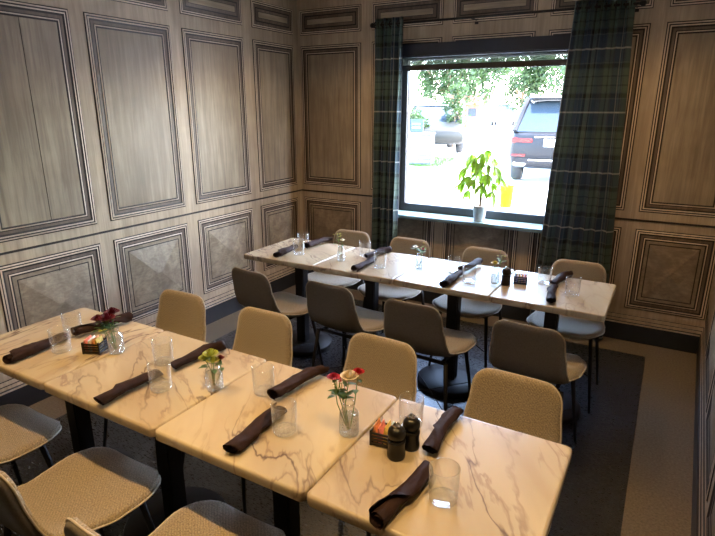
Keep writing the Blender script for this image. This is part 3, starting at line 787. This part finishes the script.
fl(0, -.082, -.012, .136, 'red_flower', 'dark red flower furthest left '+V1, 'flower', .026, 'petal_red', 4, 5, seed=15)
fl(0, -.048, .034, .158, 'red_flower', 'dark red flower at the back '+V1, 'flower', .028, 'petal_red', 4, 5, seed=16)
fl(0, -.035, -.025, .120, 'green_sprig', 'lime green sprig '+V1, 'sprig', .020, 'petal_green', 3, 6, seed=14, kind='sprig')
V2 = 'in the vase on the second near table'
fl(1, -.008, .000, .135, 'lime_flower', 'yellow-green flower, tallest '+V2, 'flower', .026, 'petal_green', 4, 3, seed=21)
fl(1, .014, -.012, .120, 'lime_flower', 'yellow-green flower at the front '+V2, 'flower', .022, 'petal_green', 4, 3, seed=22)
fl(1, -.030, -.010, .118, 'lime_flower', 'yellow-green flower leaning left '+V2, 'flower', .020, 'petal_green', 4, 4, seed=24)
fl(1, .026, .010, .122, 'red_flower', 'small dark red bloom at the right '+V2, 'flower', .016, 'petal_red', 3, 2, seed=23)
V3 = 'in the vase on the third near table'
fl(2, .002, .000, .200, 'cream_rose', 'large cream rose '+V3, 'rose', .026, 'petal_cream', 5, 2, seed=31)
fl(2, -.062, .010, .175, 'red_rose', 'crimson rose leaning far left '+V3, 'rose', .020, 'petal_crimson', 4, 4, seed=32)
fl(2, .016, .030, .205, 'red_rose', 'crimson rose tucked behind the cream rose '+V3, 'rose', .018, 'petal_crimson', 4, 3, seed=33)
fl(2, -.040, -.020, .180, 'leafy_sprig', 'dark leafy sprig at the front left '+V3, 'sprig', .012, 'petal_crimson', 3, 9, seed=35, kind='sprig')
fl(2, -.034, .000, .160, 'leafy_sprig', 'dark leafy sprig with pale buds '+V3, 'sprig', .012, 'petal_white', 3, 9, seed=34, kind='sprig')
V4 = 'in the leftmost vase of the window row'
fl(3, -.030, .010, .165, 'green_sprig', 'greenish sprig leaning left '+V4, 'sprig', .018, 'petal_green', 3, 5, seed=41, kind='sprig', leafmat_='leaf')
fl(3, .012, .000, .145, 'white_flower', 'small white flower '+V4, 'flower', .017, 'petal_white', 3, 3, seed=42)
V5 = 'in the middle vase of the window row'
fl(4, -.028, .000, .140, 'white_flower', 'white flower leaning left '+V5, 'flower', .016, 'petal_white', 3, 3, seed=51)
fl(4, .012, .010, .150, 'green_sprig', 'pale leafy sprig '+V5, 'sprig', .016, 'petal_green', 3, 6, seed=52, kind='sprig', leafmat_='leaf')
fl(4, .028, -.010, .135, 'pink_flower', 'small crimson flower at the right '+V5, 'flower', .012, 'petal_crimson', 3, 2, seed=53)
V6 = 'in the vase beside the black mill on the window row'
fl(5, -.006, -.005, .120, 'yellow_rose', 'yellow rose '+V6, 'rose', .021, 'petal_yellow', 4, 2, seed=61)
fl(5, .024, .015, .165, 'green_sprig', 'tall thin sprig leaning right '+V6, 'sprig', .015, 'petal_green', 3, 5, seed=62, kind='sprig', leafmat_='leaf')

# ------------------------------------------------------------------ sugar caddies, packets, mills
def caddy(x, y, rz, label):
    t = thing('sugar_caddy', label, 'caddy', (x, y, TZ+.0005), math.radians(rz), 'sugar caddies')
    w, d = .035, .030
    MB().box(-w, w, -d, d, .002, .005).obj('bottom', 'wicker', t)
    for z in (.010, .021, .032, .043):
        MB().box(-w, w, -d-.003, -d, z-.0035, z+.0035).obj('slat', 'wicker', t); MB().box(-w, w, d, d+.003, z-.0035, z+.0035).obj('slat', 'wicker', t)
        MB().box(-w-.003, -w, -d, d, z-.0035, z+.0035).obj('slat', 'wicker', t); MB().box(w, w+.003, -d, d, z-.0035, z+.0035).obj('slat', 'wicker', t)
    for sx in (-1, 1):
        for sy in (-1, 1): MB().box(sx*w-.003, sx*w+.003, sy*d-.003, sy*d+.003, 0, .052).obj('post', 'wicker', t)
    return t
pkm = {}
def packets(x, y, rz, cols, where):
    ca, sa = math.cos(math.radians(rz)), math.sin(math.radians(rz))
    for i, c in enumerate(cols):
        if c not in pkm:
            mb = MB(); mb.v = [(-.025, -.0045, .0), (.025, -.0045, 0), (.025, .0045, 0), (-.025, .0045, 0), (-.024, -.007, .03), (.024, -.007, .03), (.024, .007, .03), (-.024, .007, .03), (-.026, -.001, .060), (.026, -.001, .060), (.026, .001, .060), (-.026, .001, .060)]
            for b in (0, 4): mb.f += [(b, b+1, b+5, b+4), (b+1, b+2, b+6, b+5), (b+2, b+3, b+7, b+6), (b+3, b, b+4, b+7)]
            mb.f += [(8, 9, 10, 11), (3, 2, 1, 0)]; mb.m = [0]*len(mb.f); pkm[c] = mb.mesh('sugar_packet')
        lx_ = (i-(len(cols)-1)/2)*.0158
        o = link('sugar_packet', pkm[c], 'pk_'+c, None, (x+ca*lx_, y+sa*lx_, TZ+.006), (random.uniform(-.06, .06), random.uniform(-.1, .1), math.radians(rz+90)))
        o.scale = (.98, 1, .98)
        tag(o, '%s paper sugar packet in the %s' % (c, where), 'sugar packet', 'sugar packets in the '+where)
caddy(1.190, -3.165, 25, 'small dark slatted sugar caddy beside the dark red flowers')
packets(1.190, -3.165, 25, ['pink', 'white', 'orange', 'yellow'], 'caddy beside the dark red flowers')
caddy(2.548, -3.125, 8, 'small dark slatted sugar caddy left of the two black mills')
packets(2.548, -3.125, 8, ['orange', 'pink', 'yellow', 'teal'], 'caddy left of the two black mills')
caddy(2.520, -1.318, 10, 'small dark slatted sugar caddy beside the mill on the window row')
packets(2.520, -1.318, 10, ['white', 'yellow', 'orange', 'pink'], 'caddy on the window row')
mill_b = MB().lathe([(.0005, 0), (.0255, 0), (.0270, .003), (.0275, .016), (.0255, .024), (.0250, .034), (.0258, .046), (.0272, .054), (.0270, .058), (.020, .061)], 28).mesh('body')
mill_h = MB().lathe([(.018, .061), (.0225, .064), (.0262, .072), (.0268, .081), (.0240, .092), (.0160, .0995), (.0005, .103)], 28).mesh('head')
mill_k = MB().lathe([(.010, .1020), (.0125, .1040), (.0105, .1075), (.005, .109), (.0055, .113), (.0005, .1155)], 20).mesh('knob')
for x, y, lb in ((2.610, -3.172, 'front black mill of the pair beside the sugar caddy'), (2.628, -3.108, 'rear black mill of the pair, in front of a tumbler'), (2.452, -1.390, 'black mill on the window row beside the yellow rose')):
    t = thing('spice_mill', 'short glossy '+lb, 'mill', (x, y, TZ+.0005), 0, 'black spice mills')
    link('body', mill_b, 'blackgloss', t, smooth=True); link('head', mill_h, 'blackgloss', t, smooth=True); link('knob', mill_k, 'chrome', t, smooth=True)

# ------------------------------------------------------------------ potted plant on the sill
pp = thing('potted_plant', 'bright green leafy plant in a small white pot on the window sill', 'plant', (1.848, -.020, .8255)); pp.scale = (1.03, 1.03, 1.06)
MB().lathe([(.0005, 0), (.041, 0), (.043, .003), (.055, .112), (.059, .114), (.060, .128), (.055, .128), (.052, .112), (.0005, .112)], 28).obj('pot', 'white_plastic', pp, smooth=True)
MB().lathe([(.0005, .114), (.052, .112)], 20).obj('soil', 'soil', pp)
MB().tube([(0, 0, .11), (.006, .004, .18), (.002, -.003, .26), (.0, 0, .33)], [.013, .010, .009, .006], 10).obj('trunk', 'trunk', pp, smooth=True)
MB().tube([(.004, .002, .12), (-.008, .006, .20), (.006, .008, .28), (.012, .01, .36)], [.009, .008, .007, .004], 10).obj('trunk', 'trunk', pp, smooth=True)
lmesh = MB(); leaf_at(lmesh, (0, 0, 0), (0, 1, 0), 1.0, .31, .30); lmesh = lmesh.mesh('leaf')
rp = random.Random(5)
tips = [(-.13, -.02, .42), (-.145, .0, .30), (-.10, .03, .52), (.0, -.04, .47), (.03, .02, .56), (.11, -.02, .44), (.135, .01, .36), (.07, .03, .50), (-.04, -.06, .34), (.02, -.06, .30), (-.07, .05, .45), (.06, -.05, .38), (-.09, -.03, .36), (.085, .02, .31), (-.03, .03, .40), (.01, -.03, .54), (-.05, -.04, .50), (.05, .0, .45), (-.11, .02, .24), (.10, -.03, .25)]
for tp in tips:
    tp = Vector(tp); st0 = Vector((rp.uniform(-.004, .01), 0, rp.uniform(.24, .34)))
    MB().tube([st0, st0.lerp(tp, .5)+Vector((0, 0, .03)), tp], .0022, 6).obj('petiole', 'stem', pp, smooth=True)
    out = Vector((tp.x, tp.y*1.2, 0)); oa = math.atan2(out.y, out.x)
    for k in range(6):
        a = oa + (k-2)*.62 + rp.uniform(-.15, .15); el = rp.uniform(-1.15, -.45); s = rp.uniform(.095, .145)*(1 if k in (1, 2, 3) else .8)
        o = link('leaf', lmesh, 'leaf', pp, tp, (el, rp.uniform(-.4, .4), a-PI/2), True); o.scale = (s, s, s)

# ------------------------------------------------------------------ outdoors
GZ = .20
gr = struct(MB().box(-90, 60, .6, 160, GZ-.3, GZ).obj('ground', 'concrete'))
struct(MB().box(-12, 14, .22, .6, GZ-.5, GZ).obj('pavement', 'concrete'))
# lawn strip of grass blades
lw = MB(); rg = random.Random(3)
lw.add([(-6.2, 9.45, GZ+.01), (-2.35, 9.45, GZ+.01), (-2.75, 12.6, GZ+.01), (-9.0, 12.6, GZ+.01)], [(0, 1, 2, 3)])
for _ in range(5000):
    y = rg.uniform(9.45, 12.6); q = (y-9.45)/3.15; x = rg.uniform(-6.2-2.8*q, -2.35-.4*q); h = rg.uniform(.04, .11); a = rg.uniform(0, PI)
    dx, dy = math.cos(a)*.012, math.sin(a)*.012
    lw.add([(x-dx, y-dy, GZ), (x+dx, y+dy, GZ), (x+rg.uniform(-.03, .03), y+rg.uniform(-.03, .03), GZ+h)], [(0, 1, 2)])
g_ = lw.obj('lawn', 'grass'); tag(g_, 'green grass patch outside beside the white bin', 'grass'); g_['kind'] = 'stuff'

def car(name, label, loc, rz, paint, L=4.8, W=1.94, H=1.80, belt=1.10, suv=True):
    t = thing(name, label, 'car', loc, rz)
    hw = W/2
    # body stations along +y (rear at y=0): (y, half width, bottom z, shoulder z)
    S = [(0, .86, .46, .98), (.05, .93, .40, 1.02), (.22, .985, .34, belt), (.7, 1, .32, belt), (1.4, 1, .30, belt), (2.6, 1, .30, belt-.02), (L-1.35, .99, .30, belt-.04), (L-.5, .96, .32, belt-.12), (L-.1, .88, .38, belt-.24), (L, .78, .44, belt-.34)]
    mb = MB(); N = 10
    for y, k, zb, zt in S:
        w = hw*k; h = zt-zb
        half = [(0, zb), (.80*w, zb), (.95*w, zb+.10*h), (w, zb+.32*h), (w, zb+.62*h), (.985*w, zb+.82*h), (.93*w, zt), (.80*w, zt+.02), (.4*w, zt+.035), (0, zt+.04)]
        mb.v += [(x, y, z) for x, z in half] + [(-x, y, z) for x, z in half[1:-1]][::-1]
    R = 2*N-2
    for i in range(len(S)-1):
        for k in range(R): a = i*R+k; b = i*R+(k+1) % R; mb.f.append((a, a+R, b+R, b)); mb.m.append(0)
    mb.f += [tuple(range(R)), tuple(reversed(range((len(S)-1)*R, len(S)*R)))]; mb.m += [0, 0]
    body = mb.obj('body', paint, t, smooth=True)
    # greenhouse: base and roof outlines
    yb0, yb1 = (.12, L-1.45); yr0, yr1 = (.62, L-2.35)
    zb, zt = belt-.01, H; wb_, wt_ = hw*.90, hw*.72
    g = MB(); g.v = [(-wb_, yb0, zb), (wb_, yb0, zb), (wb_, yb1, zb-.04), (-wb_, yb1, zb-.04), (-wt_, yr0, zt-.06), (wt_, yr0, zt-.06), (wt_, yr1, zt-.05), (-wt_, yr1, zt-.05)]
    g.f = [(0, 1, 5, 4), (1, 2, 6, 5), (2, 3, 7, 6), (3, 0, 4, 7)]; g.m = [0]*4
    g.obj('window_glass', 'carglass', t)
    rf = MB(); rows = [(yr0-.20, .80, -.085), (yr0-.02, .96, -.02), (yr0+.3, 1, 0), ((yr0+yr1)/2, 1, .012), (yr1-.1, .97, -.015), (yr1+.08, .95, -.06)]
    for y, k, dz in rows:
        w = wt_*1.03*k; rf.v += [(-w, y, zt+dz-.06), (-w*.92, y, zt+dz-.012), (-w*.5, y, zt+dz+.01), (w*.5, y, zt+dz+.01), (w*.92, y, zt+dz-.012), (w, y, zt+dz-.06)]
    for i in range(len(rows)-1):
        for k in range(5): a = i*6+k; rf.f.append((a, a+1, a+7, a+6)); rf.m.append(0)
    ro = rf.obj('roof', 'car_roof', t, smooth=True); md = ro.modifiers.new('t', 'SOLIDIFY'); md.thickness = .03
    for s in (-1, 1):
        def pil(p, q, r=.045): MB().tube([p, q], r, 6).obj('pillar', paint, t)
        pil((s*wb_*.99, yb0+.02, zb), (s*wt_*.99, yr0, zt-.05), .06); pil((s*wb_, yb1, zb-.04), (s*wt_, yr1, zt-.05)); pil((s*wb_, (yb0+yb1)/2-.1, zb), (s*wt_, (yr0+yr1)/2, zt-.05), .035); pil((s*wb_, yb0+.9, zb), (s*wt_, yr0+.75, zt-.05), .04)
        if suv: MB().tube([(s*wt_*.95, yr0+.1, zt-.02), (s*wt_*.95, yr0+.2, zt+.04), (s*wt_*.95, yr1-.2, zt+.04), (s*wt_*.95, yr1-.1, zt-.02)], .018, 6).obj('roof_rail', 'chrome', t)
        tl = MB(); tl.box(min(s*.93*hw, s*.48*hw), max(s*.93*hw, s*.48*hw), -.012, .10, belt-.235, belt-.125); bevel_obj(tl.obj('tail_lamp', 'taillight', t), .02)
        bevel_obj(MB().box(min(s*.90*hw, s*.62*hw), max(s*.90*hw, s*.62*hw), -.025, .05, .60, .635).obj('reflector', 'taillight', t), .008)
        bevel_obj(MB().box(min(s*.86*hw, s*.60*hw), max(s*.86*hw, s*.60*hw), -.04, .08, .40, .48).obj('exhaust_tip', 'chrome', t), .02)
        hl = MB(); hl.box(min(s*.80*hw, s*.45*hw), max(s*.80*hw, s*.45*hw), L-.12, L-.02, belt-.42, belt-.30); bevel_obj(hl.obj('head_lamp', 'plate', t), .02)
        MB().tube([(s*hw*.98, yb1-.5, belt+.02), (s*hw*1.13, yb1-.55, belt+.08)], .03, 6).obj('mirror', paint, t)
        for y in (.92, L-.95):
            w = MB().lathe([(.19, -.115), (.32, -.115), (.355, -.08), (.36, 0), (.355, .08), (.32, .115), (.19, .115)], 28).obj('tyre', 'tyre', t, (s*(hw-.13), y, .36), (0, PI/2, 0), True)
            rm = MB().lathe([(.02, .10), (.06, .105)], 16)
            for k in range(5):
                a = 2*PI*k/5; rm.tube([(0, 0, s*.095), (.2*math.cos(a), .2*math.sin(a), s*.09)], .022, 5)
            rm.lathe([(.19, s*.11), (.225, s*.112)], 24); rm.lathe([(.001, -s*.02), (.2, -s*.02)], 20)
            rm.obj('rim', 'rim', w)
    bevel_obj(MB().box(-hw*.85, hw*.85, -.055, .12, .42, .60).obj('bumper', paint if suv else paint, t), .04)
    bevel_obj(MB().box(-hw*.56, hw*.56, -.06, .0, .50, .56).obj('bumper_trim', 'chrome', t), .015)
    bevel_obj(MB().box(-hw*.46, hw*.46, -.016, .05, belt-.125, belt-.10).obj('chrome_strip', 'chrome', t), .006)
    bevel_obj(MB().box(-.26, .26, -.014, .05, belt-.30, belt-.15).obj('number_plate', 'plate', t), .006)
    if suv: bevel_obj(MB().box(-wt_*.9, wt_*.9, yr0-.30, yr0-.05, zt-.075, zt-.035).obj('spoiler', paint, t), .015)
    return t
car('parked_car', 'black suv seen from behind through the right half of the window', (1.14, 7.20, GZ), math.radians(7), 'car_black')
car('parked_car', 'dark olive car parked behind the white bin and small bush', (-6.0, 17.6, GZ), math.radians(208), 'car_olive', 4.6, 1.85, 1.72, 1.08)
car('parked_car', 'white car far away at the end of the car park', (-11.9, 52.0, GZ), math.radians(190), 'car_white', 4.8, 2.2, 1.95, 1.15)

# white louvred bin with blue panel
ub = thing('utility_bin', 'white slatted utility bin with a blue top panel, on the grass outside', 'bin', (-3.02, 9.95, GZ), math.radians(12))
bevel_obj(MB().box(-.34, .34, -.25, .25, .03, .86).obj('body', 'bin_shade', ub), .02)  # dark grey body puts shade into the gaps between the slats
for k in range(7): bevel_obj(MB().box(-.30, .30, -.275, -.245, .10+k*.105, .155+k*.105).obj('slat', 'bin_white', ub), .008)
bevel_obj(MB().box(-.36, .36, -.27, .27, .86, .90).obj('lid', 'bin_white', ub), .012)
bevel_obj(MB().box(-.30, .06, -.10, -.04, .90, 1.26).obj('blue_panel', 'blue_paint', ub), .01)
for k in range(2): MB().box(-.24, -.02, -.106, -.100, 1.02+k*.10, 1.05+k*.10).obj('white_stripe', 'white_paint', ub)
# yellow bucket
yb = thing('yellow_bucket', 'bright yellow bucket standing on the paving behind the plant', 'bucket', (.945, 4.33, GZ))
MB().lathe([(.0005, 0), (.088, 0), (.092, .005), (.112, .33), (.118, .332), (.118, .348), (.108, .348), (.088, .02), (.0005, .015)], 28).obj('pail', 'yellow', yb, smooth=True)
MB().tube([(.112*math.cos(a), .02*math.sin(a)-.02, .33-.10*math.sin(a)) for a in [PI*k/12 for k in range(13)]], .004, 6).obj('handle', 'rim', yb)
# light pole
lp = thing('light_pole', 'pale street pole standing behind the cars outside', 'pole', (-9.1, 34.5, GZ))
MB().tube([(0, 0, 0), (0, 0, 4), (0, 0, 8)], [.11, .09, .07], 10).obj('mast', 'pole', lp, smooth=True)
MB().lathe([(.0005, 0), (.2, 0), (.2, .05), (.0005, .06)], 14).obj('base_flange', 'pole', lp)
MB().tube([(0, 0, 7.9), (.6, 0, 8.1), (1.2, 0, 8.1)], .05, 8).obj('arm', 'pole', lp); MB().box(1.0, 1.6, -.12, .12, 8.02, 8.14).obj('lamp_head', 'pole', lp)
# brick kiosk
kb = thing('brick_kiosk', 'orange brick kiosk with pale posts and red roof beyond the cars', 'building', (-13.1, 41.0, GZ), math.radians(10))
MB().box(-.8, 2.0, 0, 2.0, 0, 1.9).obj('wall', 'brick', kb)
for x in (-.75, -.2, .4): MB().box(x-.12, x+.12, -.2, .0, 0, 2.1).obj('post', 'white_paint', kb)
MB().add([(-1.0, -.3, 1.9), (2.2, -.3, 1.9), (2.2, 2.2, 1.9), (-1.0, 2.2, 1.9), (-1.0, .95, 2.7), (2.2, .95, 2.7)], [(0, 1, 5, 4), (2, 3, 4, 5), (1, 2, 5), (3, 0, 4), (3, 2, 1, 0)]).obj('roof', 'roof_red', kb)
MB().box(.8, 1.5, -.03, .01, .9, 1.6).obj('window', 'carglass', kb)

def tree(name, label, loc, blobs, trunk_h, nleaf, size, seed, cat='tree', tr=.16, mat='tree_leaf'):
    rnd = random.Random(seed); t = thing(name, label, cat, loc)
    tb = MB().tube([(0, 0, 0), (.05, 0, trunk_h*.5), (0, .05, trunk_h)], [tr, tr*.8, tr*.6], 8)
    for c, r in blobs: tb.tube([(0, 0, trunk_h*.85), Vector(c)*.6+Vector((0, 0, trunk_h*.4)), c], [tr*.5, tr*.3, tr*.1], 6)
    tb.obj('trunk', 'trunk', t, smooth=True)
    mb = MB(); tot = sum(r**2 for _, r in blobs)
    for c, r in blobs:
        c = Vector(c)
        for _ in range(int(nleaf*r*r/tot)):
            d = Vector((rnd.gauss(0, 1), rnd.gauss(0, 1), rnd.gauss(0, 1))).normalized(); p = c+d*r*rnd.uniform(.35, 1.05)
            if noise.noise(p*1.3/r+Vector((seed, 0, 0))) < -.12: continue
            n = Vector((rnd.gauss(0, 1), rnd.gauss(0, 1), rnd.gauss(0, 1)+.6)).normalized(); u = n.orthogonal().normalized(); w = n.cross(u); s = size*rnd.uniform(.6, 1.3)
            mb.add([p-u*s, p-w*s*.5, p+u*s, p+w*s*.5], [(0, 1, 2, 3)])
    f = mb.obj('foliage', mat, t); f['kind'] = 'stuff'
tree('shade_tree', 'large green tree filling the upper left of the window view', (-10.2, 31, GZ), [((0, 0, 5.0), 2.4), ((-1.8, .4, 4.4), 1.5), ((1.9, -.3, 4.2), 1.7), ((.3, .5, 3.2), 1.4), ((3.2, .6, 4.8), 1.6), ((-.6, 0, 7.0), 2.2), ((2.6, 0, 7.0), 2.2), ((-1.2, 0, 2.9), 1.3), ((2.0, 0, 2.9), 1.2), ((-3.0, 0, 5.2), 1.2)], 2.6, 26000, .13, 2)
tree('shade_tree', 'paler tree behind the street pole in the window view', (-8.6, 44, GZ), [((0, 0, 3.6), 2.2), ((2.2, 0, 4.4), 2.0), ((-2.0, 0, 5.4), 2.0), ((1.0, 0, 7.0), 2.4)], 2.5, 16000, .15, 5)
tree('shade_tree', 'tree above the black suv in the right of the window view', (-2.6, 36, GZ), [((0, 0, 3.4), 2.3), ((2.6, 0, 4.6), 2.4), ((0.5, 0, 6.5), 2.5), ((4.5, 0, 3.6), 2.2)], 2.2, 16000, .15, 8)
tree('garden_shrub', 'slender green shrub growing on the grass outside', (-4.02, 15.2, GZ), [((0, 0, .75), .48), ((.1, 0, 1.3), .50), ((-.12, 0, 1.8), .42), ((.12, 0, 2.2), .34)], 1.0, 4500, .055, 4, 'shrub', .035)
tree('garden_shrub', 'rounded bright bush in front of the olive car', (-5.0, 13.6, GZ), [((0, 0, 1.15), .45), ((.35, 0, .95), .35), ((-.3, .1, 1.3), .3)], .8, 3000, .055, 6, 'shrub', .04)
